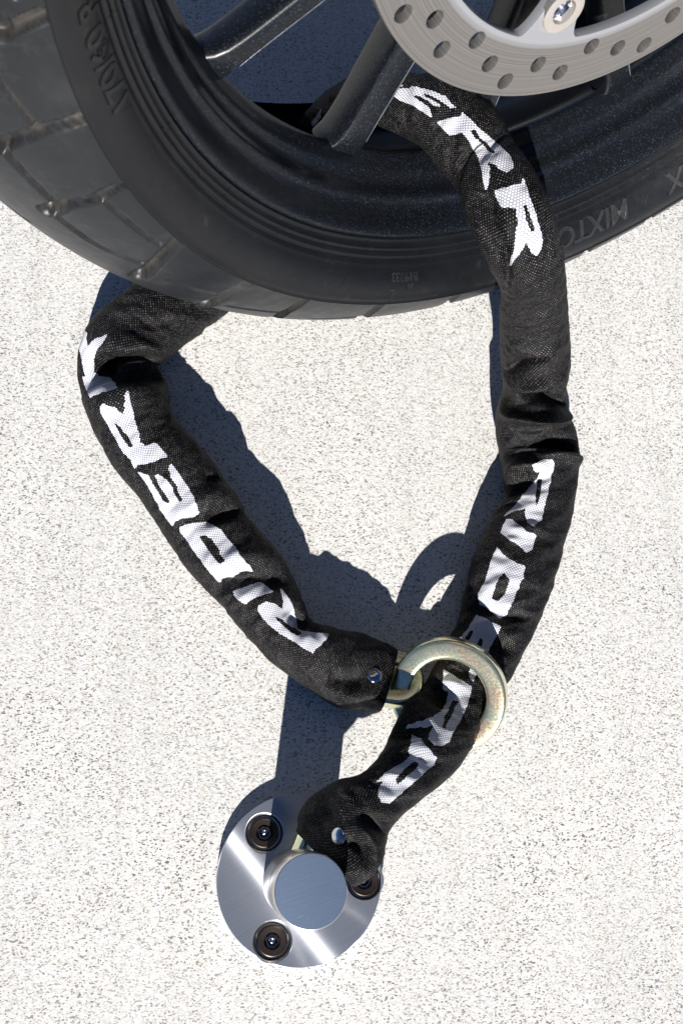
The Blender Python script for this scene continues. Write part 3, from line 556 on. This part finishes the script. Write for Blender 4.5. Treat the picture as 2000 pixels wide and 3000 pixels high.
INK = [[1,[[270.6,-23.0],[270.6,-15.5],[269.0,-15.0],[268.2,-14.0],[267.4,-13.0],[266.6,-12.0],[267.4,-11.0],[269.0,-10.0],[269.8,-9.0],[271.4,-7.5],[272.2,-6.0],[273.8,-4.5],[274.6,-3.5],[273.0,-3.5],[271.4,-3.5],[269.8,-3.5],[267.4,-4.5],[265.0,-5.5],[263.4,-6.0],[261.8,-6.5],[260.2,-6.5],[258.6,-7.5],[257.0,-8.5],[256.2,-8.0],[254.6,-8.0],[253.8,-6.5],[253.0,-5.0],[251.4,-3.0],[248.2,-2.5],[241.0,-1.5],[234.6,-1.0],[231.4,-0.5],[231.4,-1.5],[231.4,-2.5],[231.4,-4.0],[232.2,-5.5],[231.4,-6.5],[231.4,-8.0],[231.4,-9.5],[230.6,-11.0],[232.2,-11.0],[238.6,-14.0],[247.4,-15.0],[251.4,-16.5],[253.8,-17.0],[255.4,-17.0],[257.0,-16.5],[256.2,-14.0],[257.0,-13.5],[258.6,-13.5],[259.4,-13.5],[260.2,-14.0],[261.8,-14.5],[262.6,-16.0],[263.4,-17.5],[264.2,-19.0],[265.0,-22.0],[265.8,-24.0],[266.6,-24.0],[268.2,-22.5],[269.0,-23.5]]],[1,[[230.6,1.5],[228.2,2.0],[226.6,2.0],[225.0,2.0],[223.4,2.0],[221.8,2.0],[220.2,2.0],[218.6,2.0],[216.2,1.5],[214.6,1.5],[212.2,1.0],[210.5,1.0],[208.1,0.5],[206.5,0.5],[204.1,0.0],[202.5,-0.5],[200.9,0.0],[199.3,0.0],[198.5,1.0],[198.5,2.5],[197.7,3.5],[196.1,4.0],[193.7,4.0],[192.1,4.0],[190.5,4.0],[188.9,4.0],[186.5,3.5],[187.3,2.5],[188.1,1.5],[188.9,0.5],[188.9,-0.5],[189.7,-1.5],[190.5,-2.5],[191.3,-4.0],[192.9,-5.5],[193.7,-7.0],[192.9,-9.5],[194.5,-9.0],[196.1,-8.5],[197.7,-8.0],[199.3,-8.5],[200.9,-8.5],[201.7,-9.0],[203.3,-9.0],[204.9,-9.0],[206.5,-9.0],[208.1,-8.5],[209.7,-8.5],[212.2,-9.0],[213.8,-9.0],[215.4,-9.0],[217.0,-9.0],[218.6,-9.0],[220.2,-9.0],[221.8,-9.0],[223.4,-9.0],[224.2,-9.0],[225.8,-8.0],[226.6,-6.0],[225.0,-5.0],[224.2,-3.5],[223.4,-2.5],[221.8,-2.0],[220.2,-1.5],[218.6,-1.0],[220.2,-0.5],[221.8,0.0],[223.4,0.0],[224.2,0.5],[225.8,0.5],[227.4,1.0]]],[0,[[217.8,-5.5],[215.4,-4.5],[213.8,-4.0],[212.2,-4.0],[209.7,-3.5],[208.1,-3.5],[206.5,-3.5],[204.1,-3.5],[202.5,-3.5],[202.5,-5.0],[204.1,-5.0],[205.7,-5.5],[207.3,-5.5],[208.9,-5.5],[210.5,-5.5],[213.0,-5.5],[214.6,-5.5],[216.2,-5.5]]],[1,[[191.3,-9.5],[189.7,-8.0],[187.3,-7.0],[185.7,-6.0],[184.1,-6.0],[181.7,-6.5],[180.1,-7.0],[176.9,-7.0],[174.5,-7.0],[172.9,-7.5],[170.5,-7.5],[168.9,-8.0],[166.5,-7.0],[164.9,-6.5],[164.9,-5.0],[166.5,-5.0],[168.9,-5.0],[171.3,-5.0],[172.9,-5.0],[174.5,-5.0],[176.9,-5.0],[178.5,-5.0],[180.9,-4.5],[183.3,-4.0],[182.5,-3.0],[180.9,-2.5],[179.3,-2.0],[176.9,-1.5],[175.3,-1.5],[173.7,-1.5],[172.1,-1.5],[170.5,-1.5],[168.1,-2.0],[164.9,-2.0],[163.3,-2.0],[160.9,-2.0],[161.7,-0.5],[164.1,-0.5],[166.5,-0.5],[168.1,-0.5],[170.5,0.0],[172.1,0.0],[174.5,0.0],[176.1,0.0],[178.5,0.5],[180.9,0.5],[181.7,1.5],[183.3,2.5],[181.7,3.0],[179.3,3.0],[177.7,3.0],[176.1,3.0],[174.5,3.0],[172.1,3.0],[169.7,3.0],[167.3,3.0],[164.9,3.0],[162.5,2.5],[160.9,2.5],[158.5,2.5],[156.1,2.0],[154.5,2.0],[152.1,1.5],[149.7,1.5],[149.7,0.0],[149.7,-1.0],[150.5,-2.0],[151.3,-3.0],[152.1,-4.0],[152.9,-5.0],[152.9,-6.5],[153.7,-7.5],[152.1,-10.5],[153.7,-11.0],[156.1,-11.5],[157.7,-11.5],[160.1,-12.0],[161.7,-12.0],[163.3,-12.0],[165.7,-11.5],[168.1,-11.5],[170.5,-11.5],[172.1,-11.0],[174.5,-10.5],[176.1,-10.5],[178.5,-10.0],[180.1,-9.5],[182.5,-9.5],[184.9,-9.5],[187.3,-9.5],[188.9,-9.5]]],[1,[[149.7,-8.0],[148.9,-6.5],[148.9,-5.0],[148.1,-4.0],[147.3,-2.5],[146.5,-1.5],[145.7,-0.5],[144.9,0.0],[144.1,1.0],[143.3,2.0],[141.7,2.5],[140.1,3.5],[137.7,3.5],[136.1,4.0],[134.5,4.5],[132.1,4.5],[129.7,4.5],[127.3,4.5],[124.9,4.5],[122.5,4.5],[120.9,4.5],[118.5,4.0],[116.1,3.5],[114.5,3.5],[112.9,3.5],[111.3,3.5],[109.7,3.5],[108.1,4.0],[106.5,4.0],[104.9,4.0],[105.7,3.0],[107.3,1.5],[108.1,0.5],[108.9,-0.5],[108.9,-2.0],[109.7,-3.5],[109.7,-5.5],[111.3,-6.5],[112.1,-8.0],[112.9,-9.0],[111.3,-12.0],[113.7,-11.0],[115.3,-10.0],[116.9,-9.0],[118.5,-8.5],[120.1,-8.0],[121.7,-7.5],[124.1,-7.5],[126.5,-8.0],[128.1,-8.0],[130.5,-8.5],[132.1,-8.5],[133.7,-8.5],[135.3,-8.5],[137.7,-8.5],[139.3,-8.5],[140.9,-9.0],[143.3,-9.5],[144.9,-9.0],[147.3,-9.0]]],[0,[[138.5,-3.0],[137.7,-1.5],[136.9,-0.5],[135.3,-0.5],[132.9,0.0],[131.3,0.0],[128.9,0.0],[127.3,0.0],[125.7,0.0],[123.3,-0.5],[121.7,-0.5],[119.3,-0.5],[116.1,-0.5],[117.7,-1.0],[118.5,-2.5],[120.9,-2.5],[123.3,-2.5],[124.9,-2.5],[127.3,-2.5],[128.9,-3.0],[131.3,-3.0],[132.9,-3.0],[134.5,-3.0]]],[1,[[102.5,-9.0],[101.7,-7.5],[101.7,-6.5],[100.9,-5.0],[100.9,-3.5],[100.1,-2.0],[100.1,-0.5],[99.3,0.5],[99.3,2.5],[98.5,4.5],[95.3,5.5],[93.7,5.5],[92.1,6.0],[90.5,6.5],[90.5,4.5],[91.3,2.5],[91.3,1.0],[92.1,-0.5],[92.1,-2.0],[92.1,-4.0],[91.3,-5.5],[90.5,-6.5],[92.9,-7.0],[94.5,-7.5],[96.9,-8.5],[99.3,-9.5]]],[1,[[91.3,11.5],[88.9,12.5],[86.5,12.5],[84.1,12.5],[81.7,13.0],[79.3,13.5],[76.9,14.0],[75.3,15.0],[72.9,15.0],[70.5,15.5],[68.0,15.5],[66.4,15.0],[64.0,13.5],[61.6,14.0],[58.4,12.5],[56.0,14.0],[53.6,15.0],[51.2,15.0],[49.6,15.0],[47.2,15.5],[44.8,16.5],[44.8,11.5],[45.6,9.5],[45.6,7.5],[46.4,6.0],[47.2,4.5],[47.2,1.5],[49.6,2.0],[52.0,2.0],[53.6,2.0],[55.2,2.0],[57.6,2.0],[60.0,1.5],[61.6,1.0],[64.0,0.5],[65.6,0.0],[67.2,-0.5],[69.6,-1.0],[71.3,-1.5],[72.9,-2.0],[75.3,-2.5],[76.9,-2.5],[78.5,-3.0],[80.1,-3.0],[82.5,-3.0],[84.9,-3.0],[87.3,-1.5],[87.3,0.0],[87.3,1.5],[85.7,2.5],[84.1,4.5],[82.5,5.0],[80.9,5.5],[78.5,6.5],[80.9,7.5],[82.5,9.0],[84.9,9.5],[88.1,10.5],[89.7,11.0]]],[0,[[76.9,1.5],[75.3,2.5],[73.7,3.5],[72.1,4.0],[70.5,4.5],[68.8,5.5],[66.4,7.0],[64.8,12.0],[62.4,11.0],[59.2,9.5],[60.0,5.5],[62.4,5.0],[64.0,4.0],[66.4,3.5],[68.0,3.0],[69.6,2.5],[72.1,2.0],[73.7,1.5]]],[1,[[566.8,-2.0],[568.4,-2.0],[570.8,-1.5],[571.6,-2.0],[573.2,-2.0],[574.8,-2.0],[574.8,-3.0],[577.2,-2.0],[578.8,-2.0],[580.4,-1.5],[582.0,-2.0],[583.6,-2.0],[586.0,-2.0],[587.6,-2.0],[589.2,-2.0],[590.8,-2.5],[592.4,-2.0],[594.0,-1.5],[595.6,-1.5],[597.2,-1.5],[599.6,-1.5],[598.8,-1.0],[597.2,-0.5],[595.6,0.0],[594.0,0.0],[592.4,0.0],[590.0,0.0],[588.4,0.0],[587.6,0.0],[586.0,0.0],[584.4,0.0],[582.8,0.0],[580.4,0.0],[582.8,0.5],[584.4,1.0],[586.0,1.0],[587.6,1.0],[589.2,1.0],[591.6,1.0],[592.4,1.5],[591.6,2.0],[590.0,2.5],[588.4,2.5],[586.0,2.0],[584.4,2.0],[582.8,1.5],[581.2,1.5],[579.6,1.5],[578.0,1.0],[574.8,0.0],[578.0,1.5],[580.4,2.5],[582.0,3.0],[584.4,3.5],[586.8,4.0],[589.2,4.5],[590.0,5.5],[591.6,6.5],[592.4,7.5],[590.0,7.5],[587.6,7.5],[585.2,7.0],[583.6,7.0],[582.0,6.5],[580.4,6.0],[578.0,5.5],[575.6,5.0],[574.0,4.5],[571.6,3.5],[570.0,2.5],[568.4,1.5],[566.0,0.5],[566.0,-1.0]]],[1,[[566.8,-4.5],[569.2,-4.0],[570.8,-4.0],[571.6,-2.5],[570.8,-2.5],[568.4,-3.0],[566.8,-3.0]]],[1,[[594.8,8.0],[595.6,6.5],[597.2,5.0],[598.0,4.0],[599.6,2.5],[600.4,1.5],[602.0,0.5],[602.8,-0.5],[601.2,-2.0],[602.8,-2.0],[605.2,-2.0],[606.8,-2.0],[608.4,-2.0],[610.8,-2.0],[612.4,-2.0],[614.0,-2.5],[615.6,-3.0],[617.2,-3.5],[619.6,-4.0],[622.8,-5.0],[626.8,-6.5],[630.0,-7.5],[634.9,-8.0],[638.9,-7.5],[641.3,-8.0],[642.9,-8.5],[643.7,-9.0],[645.3,-9.5],[647.7,-8.5],[650.1,-7.5],[651.7,-6.5],[651.7,-5.0],[652.5,-3.5],[651.7,-2.5],[650.1,-1.5],[649.3,-1.0],[647.7,-1.0],[646.9,-0.5],[645.3,0.0],[642.9,0.0],[645.3,0.5],[646.9,0.5],[648.5,1.0],[649.3,2.0],[650.9,2.5],[651.7,3.5],[652.5,4.0],[653.3,5.5],[654.1,6.5],[655.7,7.5],[653.3,7.0],[651.7,6.5],[650.9,6.0],[649.3,5.0],[648.5,4.5],[646.9,4.0],[645.3,3.5],[642.9,3.0],[639.7,2.5],[637.3,2.0],[635.7,2.0],[632.5,2.0],[623.6,3.0],[620.4,3.5],[618.0,3.5],[615.6,3.5],[613.2,3.5],[611.6,3.5],[609.2,3.5],[608.4,4.5],[607.6,6.0],[606.0,7.5],[604.4,8.0],[602.0,8.0],[599.6,8.0],[597.2,8.0]]],[0,[[611.6,0.5],[612.4,-0.5],[614.8,-0.5],[616.4,-0.5],[618.8,-1.0],[621.2,-1.5],[626.0,-2.5],[630.8,-3.5],[634.9,-4.0],[641.3,-4.0],[641.3,-3.0],[637.3,-2.5],[633.3,-2.0],[630.0,-1.5],[622.0,-0.5],[618.8,0.0],[616.4,0.5],[614.0,0.5]]],[1,[[656.5,4.0],[657.3,2.0],[657.3,1.0],[658.1,0.0],[658.1,-1.5],[658.1,-3.0],[658.1,-4.5],[658.1,-7.5],[655.7,-9.0],[657.3,-9.0],[658.1,-9.0],[660.5,-8.5],[662.1,-7.5],[662.9,-7.0],[664.5,-6.5],[665.3,-6.5],[666.1,-6.5],[666.9,-6.0],[667.7,-6.0],[668.5,-5.5],[669.3,-5.5],[670.1,-5.0],[670.9,-5.0],[672.5,-6.0],[673.3,-5.5],[674.9,-6.0],[675.7,-5.0],[677.3,-5.0],[678.9,-4.5],[680.5,-3.5],[681.3,-2.0],[682.1,-1.0],[678.9,0.5],[677.3,0.5],[676.5,1.0],[674.9,1.0],[674.1,1.0],[674.9,2.0],[675.7,3.0],[676.5,4.5],[677.3,5.5],[678.1,7.5],[679.7,9.5],[682.1,11.5],[685.3,15.0],[683.7,14.0],[680.5,11.5],[678.9,10.5],[677.3,9.0],[675.7,7.5],[674.9,6.5],[674.1,6.0],[673.3,5.5],[672.5,4.5],[671.7,4.0],[670.9,3.5],[670.1,2.5],[669.3,2.0],[669.3,1.5],[668.5,1.0],[667.7,0.5],[666.9,0.5],[666.1,0.0],[665.3,-0.5],[665.3,0.5],[664.5,1.5],[664.5,2.5],[663.7,3.5],[663.7,4.5],[662.1,4.5],[660.5,4.5],[658.9,4.5],[658.1,4.0]]],[0,[[665.3,-3.0],[665.3,-4.0],[666.1,-4.0],[666.9,-3.5],[667.7,-3.5],[668.5,-3.0],[669.3,-3.0],[670.9,-3.0],[671.7,-3.0],[672.5,-2.5],[672.5,-1.5],[671.7,-1.5],[670.9,-1.5],[670.1,-1.5],[669.3,-1.5],[668.5,-1.5],[667.7,-2.0],[666.1,-2.5]]],[1,[[860.6,5.0],[859.8,4.0],[859.0,3.0],[857.4,2.0],[856.6,1.5],[855.8,0.0],[855.8,-1.0],[855.8,-2.0],[858.2,-2.5],[860.6,-2.5],[862.2,-2.5],[864.6,-2.0],[867.0,-2.0],[869.4,-2.0],[871.0,-1.5],[873.4,-1.5],[875.8,-1.5],[878.2,-1.0],[879.8,-1.0],[882.2,-1.0],[883.8,-1.5],[885.4,-1.5],[887.8,-2.0],[890.2,-2.0],[892.6,-2.5],[895.0,-1.5],[897.4,-1.0],[899.8,-0.5],[898.2,1.5],[895.8,2.5],[894.2,3.5],[891.8,4.5],[889.4,5.0],[891.0,6.0],[891.8,7.0],[892.6,8.5],[894.2,10.0],[895.8,11.0],[897.4,12.5],[899.8,14.5],[898.2,13.5],[896.6,13.0],[894.2,12.5],[892.6,11.5],[890.2,11.5],[887.8,11.5],[885.4,11.0],[882.2,10.5],[879.8,10.0],[873.4,13.5],[871.0,12.0],[869.4,9.5],[868.6,7.0],[867.8,5.0],[866.2,3.5],[864.6,2.5],[863.0,2.0],[863.8,4.0],[862.2,4.5]]],[0,[[866.2,3.0],[866.2,1.0],[868.6,1.0],[871.0,1.5],[873.4,1.5],[876.6,1.5],[879.0,1.5],[881.4,1.5],[883.8,1.5],[886.2,1.0],[884.6,2.0],[882.2,2.5],[879.8,3.0],[876.6,3.5],[873.4,3.5],[871.0,3.5],[867.8,3.5]]],[1,[[899.0,11.0],[898.2,8.5],[899.8,6.5],[900.6,4.5],[902.2,3.0],[903.0,2.0],[904.6,0.5],[903.8,0.0],[903.8,-1.0],[903.8,-2.5],[906.2,-2.5],[909.4,-2.5],[911.0,-2.5],[913.5,-2.5],[915.1,-1.5],[916.7,-0.5],[915.1,0.0],[914.3,1.0],[913.5,2.0],[912.7,3.5],[912.7,5.0],[911.8,6.5],[910.2,8.5],[908.6,11.5],[907.0,11.5],[904.6,11.5],[903.0,11.5],[901.4,11.0]]],[1,[[917.5,10.5],[919.1,9.0],[920.7,7.5],[921.5,6.0],[922.3,4.5],[923.1,3.0],[923.1,2.0],[923.9,1.0],[923.9,0.0],[923.9,-1.0],[924.7,-2.0],[926.3,-2.0],[928.7,-2.0],[931.1,-2.5],[933.5,-2.0],[935.1,-2.0],[937.5,-2.5],[939.1,-2.0],[941.5,-2.0],[943.9,-2.0],[946.3,-2.0],[947.9,-1.5],[950.3,-2.0],[951.9,-2.0],[954.3,-2.5],[955.9,-1.0],[958.3,0.0],[956.7,1.5],[955.9,3.0],[955.1,5.0],[954.3,7.0],[953.5,9.0],[953.5,11.0],[952.7,12.0],[951.1,12.0],[949.5,12.5],[947.1,13.0],[944.7,12.5],[942.3,12.0],[939.9,11.5],[937.5,11.5],[935.9,11.5],[934.3,11.0],[932.7,11.0],[930.3,11.0],[927.9,11.0],[926.3,11.0],[923.9,11.0],[921.5,11.0],[919.9,10.5]]],[0,[[931.1,4.0],[932.7,3.0],[934.3,1.5],[935.9,1.5],[937.5,1.5],[939.9,1.5],[941.5,1.5],[943.9,1.5],[946.3,2.0],[948.7,3.0],[948.7,4.5],[947.9,6.0],[945.5,6.0],[943.9,6.0],[942.3,5.5],[939.9,5.5],[938.3,5.5],[936.7,5.0],[934.3,5.0],[932.7,4.5]]],[1,[[959.1,12.5],[959.9,10.5],[959.9,8.5],[960.7,6.0],[961.5,4.0],[962.3,3.0],[962.3,1.5],[962.3,0.0],[963.1,-1.5],[964.7,-1.5],[967.1,-1.5],[968.7,-1.5],[970.3,-1.5],[971.9,-1.5],[974.3,-1.0],[976.7,-0.5],[979.1,-0.5],[981.5,0.0],[981.5,0.5],[980.7,2.0],[978.3,2.5],[975.1,3.0],[972.7,4.0],[972.7,5.5],[975.1,5.5],[978.3,5.0],[980.7,5.0],[980.7,7.0],[980.7,9.0],[978.3,9.5],[975.9,9.5],[972.7,9.5],[971.1,9.5],[971.1,11.0],[972.7,11.5],[975.1,11.5],[977.5,12.0],[979.1,12.0],[981.5,12.5],[981.5,15.5],[979.9,14.5],[977.5,14.0],[975.1,14.0],[972.7,14.0],[971.1,13.5],[968.7,13.0],[966.3,13.0],[964.7,12.5],[962.3,12.5]]],[1,[[994.3,2.0],[994.3,0.5],[994.3,-1.0],[998.3,-1.0],[1000.7,-1.0],[1003.1,-1.5],[1002.3,0.0],[999.1,1.0],[996.7,2.0]]],[1,[[1003.9,14.0],[1004.7,11.0],[1004.7,9.0],[1004.7,7.0],[1005.5,4.5],[1005.5,2.5],[1006.3,1.5],[1006.3,0.0],[1006.3,-0.5],[1005.5,-2.0],[1007.9,-2.5],[1009.5,-3.0],[1011.1,-3.5],[1013.5,-4.0],[1015.9,-4.5],[1018.3,-5.0],[1019.9,-5.5],[1021.5,-6.0],[1023.9,-6.0],[1026.3,-6.5],[1028.7,-6.5],[1031.9,-6.5],[1036.7,-6.0],[1040.7,-6.0],[1043.1,-6.0],[1044.7,-6.5],[1047.1,-7.0],[1048.7,-7.0],[1051.1,-6.5],[1053.6,-5.5],[1054.4,-4.0],[1056.0,-2.5],[1055.2,-1.0],[1054.4,0.5],[1050.3,1.0],[1047.9,1.5],[1045.5,1.5],[1043.9,1.5],[1044.7,2.5],[1046.3,3.5],[1047.1,5.0],[1047.1,7.0],[1047.9,9.0],[1048.7,11.0],[1049.5,13.5],[1051.1,16.0],[1047.9,14.5],[1047.1,12.5],[1046.3,11.0],[1044.7,9.5],[1043.9,8.0],[1043.1,6.5],[1041.5,5.5],[1039.9,4.5],[1038.3,3.5],[1035.1,3.0],[1031.9,2.0],[1028.7,2.5],[1019.9,6.0],[1019.1,4.5],[1017.5,5.0],[1016.7,5.0],[1015.1,5.0],[1015.1,7.5],[1014.3,10.5],[1013.5,10.0],[1011.9,10.5],[1010.3,11.0],[1007.9,12.0]]],[0,[[1017.5,1.0],[1017.5,-1.0],[1020.7,-1.5],[1023.1,-1.5],[1025.5,-2.0],[1029.5,-2.0],[1032.7,-2.0],[1035.1,-2.0],[1039.1,-2.0],[1043.1,-2.5],[1042.3,-1.0],[1039.1,-1.0],[1035.9,-0.5],[1033.5,0.0],[1031.1,0.0],[1027.1,0.0],[1022.3,0.5],[1019.1,1.0]]],[1,[[1051.1,11.5],[1051.1,8.5],[1052.7,5.0],[1058.4,2.0],[1059.2,1.0],[1060.0,0.0],[1060.0,-1.5],[1060.0,-3.5],[1060.8,-5.0],[1060.0,-8.0],[1061.6,-9.0],[1063.2,-10.5],[1065.6,-9.5],[1067.2,-9.0],[1069.6,-8.0],[1071.2,-7.5],[1072.8,-7.5],[1074.4,-7.0],[1076.0,-6.5],[1077.6,-6.0],[1079.2,-6.5],[1080.8,-6.5],[1083.2,-6.5],[1084.8,-7.0],[1086.4,-7.0],[1088.0,-7.5],[1088.8,-8.0],[1090.4,-8.5],[1092.0,-9.0],[1092.8,-7.0],[1094.4,-5.5],[1093.6,-3.5],[1093.6,-1.5],[1092.0,0.0],[1091.2,1.5],[1088.8,3.0],[1087.2,4.0],[1088.8,4.5],[1090.4,5.5],[1091.2,5.5],[1092.8,4.5],[1094.4,4.5],[1095.2,5.0],[1096.8,4.5],[1095.2,5.0],[1093.6,5.5],[1092.0,5.0],[1090.4,5.5],[1088.8,6.0],[1086.4,6.5],[1084.8,7.0],[1083.2,7.0],[1081.6,7.0],[1080.0,7.5],[1077.6,7.5],[1076.0,7.0],[1074.4,6.0],[1072.8,5.0],[1072.0,5.0],[1070.4,4.5],[1068.8,4.0],[1068.0,6.5],[1066.4,6.5],[1064.8,6.5],[1062.4,7.0],[1052.7,11.5]]],[0,[[1069.6,0.5],[1068.8,-2.0],[1071.2,-2.0],[1072.8,-2.0],[1075.2,-1.5],[1077.6,-1.0],[1079.2,-1.0],[1080.8,-1.5],[1081.6,-1.5],[1084.0,-1.0],[1082.4,1.0],[1081.6,1.0],[1080.0,1.5],[1078.4,1.5],[1075.2,2.0],[1072.8,1.5],[1071.2,1.0]]],[1,[[483.5,-10.5],[486.7,-11.0],[489.1,-12.0],[494.8,-11.5],[498.8,-11.5],[502.0,-11.5],[502.8,-13.0],[502.8,-10.5],[502.0,-9.0],[498.8,-8.0],[493.2,-8.5],[489.9,-8.0],[487.5,-7.5],[480.3,-8.0]]],[1,[[513.2,-8.5],[517.2,-7.5],[521.2,-7.0],[525.2,-6.0],[528.4,-5.5],[527.6,-3.0],[522.0,-4.5],[518.8,-5.5],[514.0,-7.0]]]]
chain = empty('security_chain', tuple(float(v) for v in (ST[0][0], ST[0][1], 0)))
tag(chain, 'security chain in black woven sleeve with bold white lettering, looped through the wheel', 'chain')
G, sm, vm = sleeve_surface(ST, FOLDS, ds=.00055, nth=168)
def pip(px, py, poly):
    ins = np.zeros(px.shape, bool); n = len(poly)
    for i in range(n):
        x1, y1 = poly[i]; x2, y2 = poly[(i + 1) % n]
        if y1 == y2: continue
        c_ = ((y1 > py) != (y2 > py)) & (px < (x2 - x1) * (py - y1) / (y2 - y1) + x1); ins ^= c_
    return ins
order = np.argsort(vm); vs_ = vm[order]
ink = np.zeros((len(sm), len(vm)))
for sg, poly in INK:
    pa = np.array(poly); s0, s1 = pa[:, 0].min() - 2, pa[:, 0].max() + 2; v0, v1 = pa[:, 1].min() - 2, pa[:, 1].max() + 2
    ii = np.where((sm >= s0) & (sm <= s1))[0]; jj = np.where((vm >= v0) & (vm <= v1))[0]
    if len(ii) == 0 or len(jj) == 0: continue
    A, B = np.meshgrid(sm[ii], vm[jj], indexing='ij'); acc = np.zeros(A.shape)
    for ox in (-.2, .2):
        for oy in (-.25, .25): acc += pip(A + ox, B + oy, poly)
    acc /= 4; cur = ink[np.ix_(ii, jj)]
    ink[np.ix_(ii, jj)] = np.maximum(cur, acc) if sg else np.minimum(cur, 1 - acc)
# the sleeve is a tube: give its mouths a turned-in hem
ring0 = G[0]; ringN = G[-1]
hem0 = [ring0.mean(0) + (ring0 - ring0.mean(0)) * k + (G[8].mean(0) - ring0.mean(0)) * q for k, q in ((.55, 2.2), (.80, 1.4), (.93, .5))]
hemN = [ringN.mean(0) + (ringN - ringN.mean(0)) * k + (G[-9].mean(0) - ringN.mean(0)) * q for k, q in ((.93, .5), (.80, 1.4), (.55, 2.2))]
GG = np.concatenate([np.array(hem0), G, np.array(hemN)]); inkf = np.concatenate([np.zeros((3, len(vm))), ink, np.zeros((3, len(vm)))])
smf = np.concatenate([sm[0] + np.array([6, 4, 2.]), sm, sm[-1] - np.array([2., 4, 6])])
sl = grid_obj('fabric_sleeve', GG, M_fab, chain, close_v=True)
attr(sl, 'ink', inkf)
uvl = sl.data.uv_layers.new(name='weave'); nv_ = len(vm)
li = np.empty(len(sl.data.loops), np.int32); sl.data.loops.foreach_get('vertex_index', li)
pi_ = li.reshape(-1, 4)
du_ = np.linalg.norm(np.diff(GG, axis=0), axis=2).mean(1) * 1000; du_[:3] = 1; du_[-3:] = 1
UU = np.repeat(np.concatenate([[0], np.cumsum(du_)])[:, None], nv_, 1)
per = np.linalg.norm(np.roll(GG, -1, 1) - GG, axis=2).sum(1) * 1000; per = np.convolve(np.pad(per, 30, 'edge'), np.ones(61) / 61, 'valid')
ratio = np.clip(per / (2 * np.pi * 17.5), .8, 1.25); VVm = vm[None, :] * ratio[:, None]
U_ = UU.reshape(-1)[pi_]; V_ = VVm.reshape(-1)[pi_].copy()
jump = (V_.max(1) - V_.min(1)) > 50; V_[jump] = np.where(V_[jump] < 0, V_[jump] + 2 * np.pi * 17.5, V_[jump])
uvl.data.foreach_set('uv', np.stack([U_ / 100, V_ / 100], -1).reshape(-1).astype(np.float32))

def rivet(P, Nn, r=.0045):
    Nn = np.array(Nn) / np.linalg.norm(Nn)
    lathe('rivet', [(r * math.sin(t * math.pi / 2 / 8), r * .42 * math.cos(t * math.pi / 2 / 8)) for t in range(0, 9)] + [(r * .98, -.001)], tuple(P), tuple(Nn), M_rivet, chain, 40)
def near(s_, v_):
    i = np.abs(sm - s_).argmin(); j = np.abs(vm - v_).argmin(); P = G[i, j]
    a_ = G[min(i + 6, len(sm) - 1), j] - G[max(i - 6, 0), j]; b_ = G[i, (j + 4) % len(vm)] - G[i, j - 4]
    n_ = np.cross(a_, b_); n_ /= np.linalg.norm(n_); 
    if n_ @ (P - G[i].mean(0)) < 0: n_ = -n_
    return P, n_
for s_, v_ in [[11.2, -4.0], [1120.0, -2.5]]:
    P_, n_ = near(s_, v_); rivet(P_ + n_ * .0002, n_)

def bar_loop(name, path, half_w, half_t, nrm, mat, parent, chamfer=.28, closed=True):
    """square bar with chamfered edges swept along a planar path; nrm = plane normal"""
    path = np.array(path); n = len(path); T = np.roll(path, -1, 0) - np.roll(path, 1, 0)
    if not closed: T[0] = path[1] - path[0]; T[-1] = path[-1] - path[-2]
    T /= np.linalg.norm(T, axis=1)[:, None]; nrm = np.array(nrm) / np.linalg.norm(nrm); B = np.cross(T, nrm); B /= np.linalg.norm(B, axis=1)[:, None]
    c_ = chamfer; sec = []
    for (x, y) in ((1, 1 - c_), (1 - c_, 1), (-1 + c_, 1), (-1, 1 - c_), (-1, -1 + c_), (-1 + c_, -1), (1 - c_, -1), (1, -1 + c_)):
        sec.append((x * half_w, y * half_t))
    # soften every corner with a tiny fillet
    rs = []
    for k in range(8):
        p0 = np.array(sec[k]); pa = np.array(sec[k - 1]); pb = np.array(sec[(k + 1) % 8])
        for q, w in ((pa, .16), (pb, .16)): rs.append(p0 + (q - p0) * w)
    P = np.stack([path + B * x + nrm * y for x, y in rs], 1)
    return grid_obj(name, P, mat, parent, close_v=True, close_u=closed)
ring_C = np.array([0.15498, 0.05358, 0.0265]); ring_N = np.array([-0.41531, -0.36868, 0.83162]); ring_N /= np.linalg.norm(ring_N)
rx_ = np.cross(ring_N, [0, 0, 1.0]); rx_ /= np.linalg.norm(rx_); ry_ = np.cross(ring_N, rx_)
RR = 0.0272
bar_loop('noose_ring', [ring_C + RR * (math.cos(t) * rx_ + math.sin(t) * ry_) for t in np.linspace(0, 2 * np.pi, 120, endpoint=False)], .0058, .0052, ring_N, M_zinc, chain, .22)
def stadium(Cc, ax, sd_, half_len, rad, n=20):
    Cc = np.array(Cc); ax = np.array(ax) / np.linalg.norm(ax); sd_ = np.array(sd_) - ax * np.dot(sd_, ax); sd_ /= np.linalg.norm(sd_); out = []
    for k in range(n + 1): t = -math.pi / 2 + math.pi * k / n; out.append(Cc + ax * (half_len + rad * math.cos(t)) + sd_ * rad * math.sin(t))
    for k in range(n + 1): t = math.pi / 2 + math.pi * k / n; out.append(Cc + ax * (-half_len + rad * math.cos(t)) + sd_ * rad * math.sin(t))
    return out, np.cross(ax, sd_)
for (c0, ax0, sd0, hl, rd) in [[[0.12211, 0.06479, 0.0165], [0.00871, -0.00139, 0.0], [0.05, 0.95, -0.24], 0.0045, 0.0118], [[0.07492, -0.026, 0.02], [-0.00458, -0.00856, 0.0], [0.6, 0.5, -0.2], 0.004, 0.0062]]:
    pth, nn = stadium(c0, ax0, sd0, hl, rd)
    bar_loop('chain_link', pth, .0048, .0048, nn, M_zinc, chain, .34)
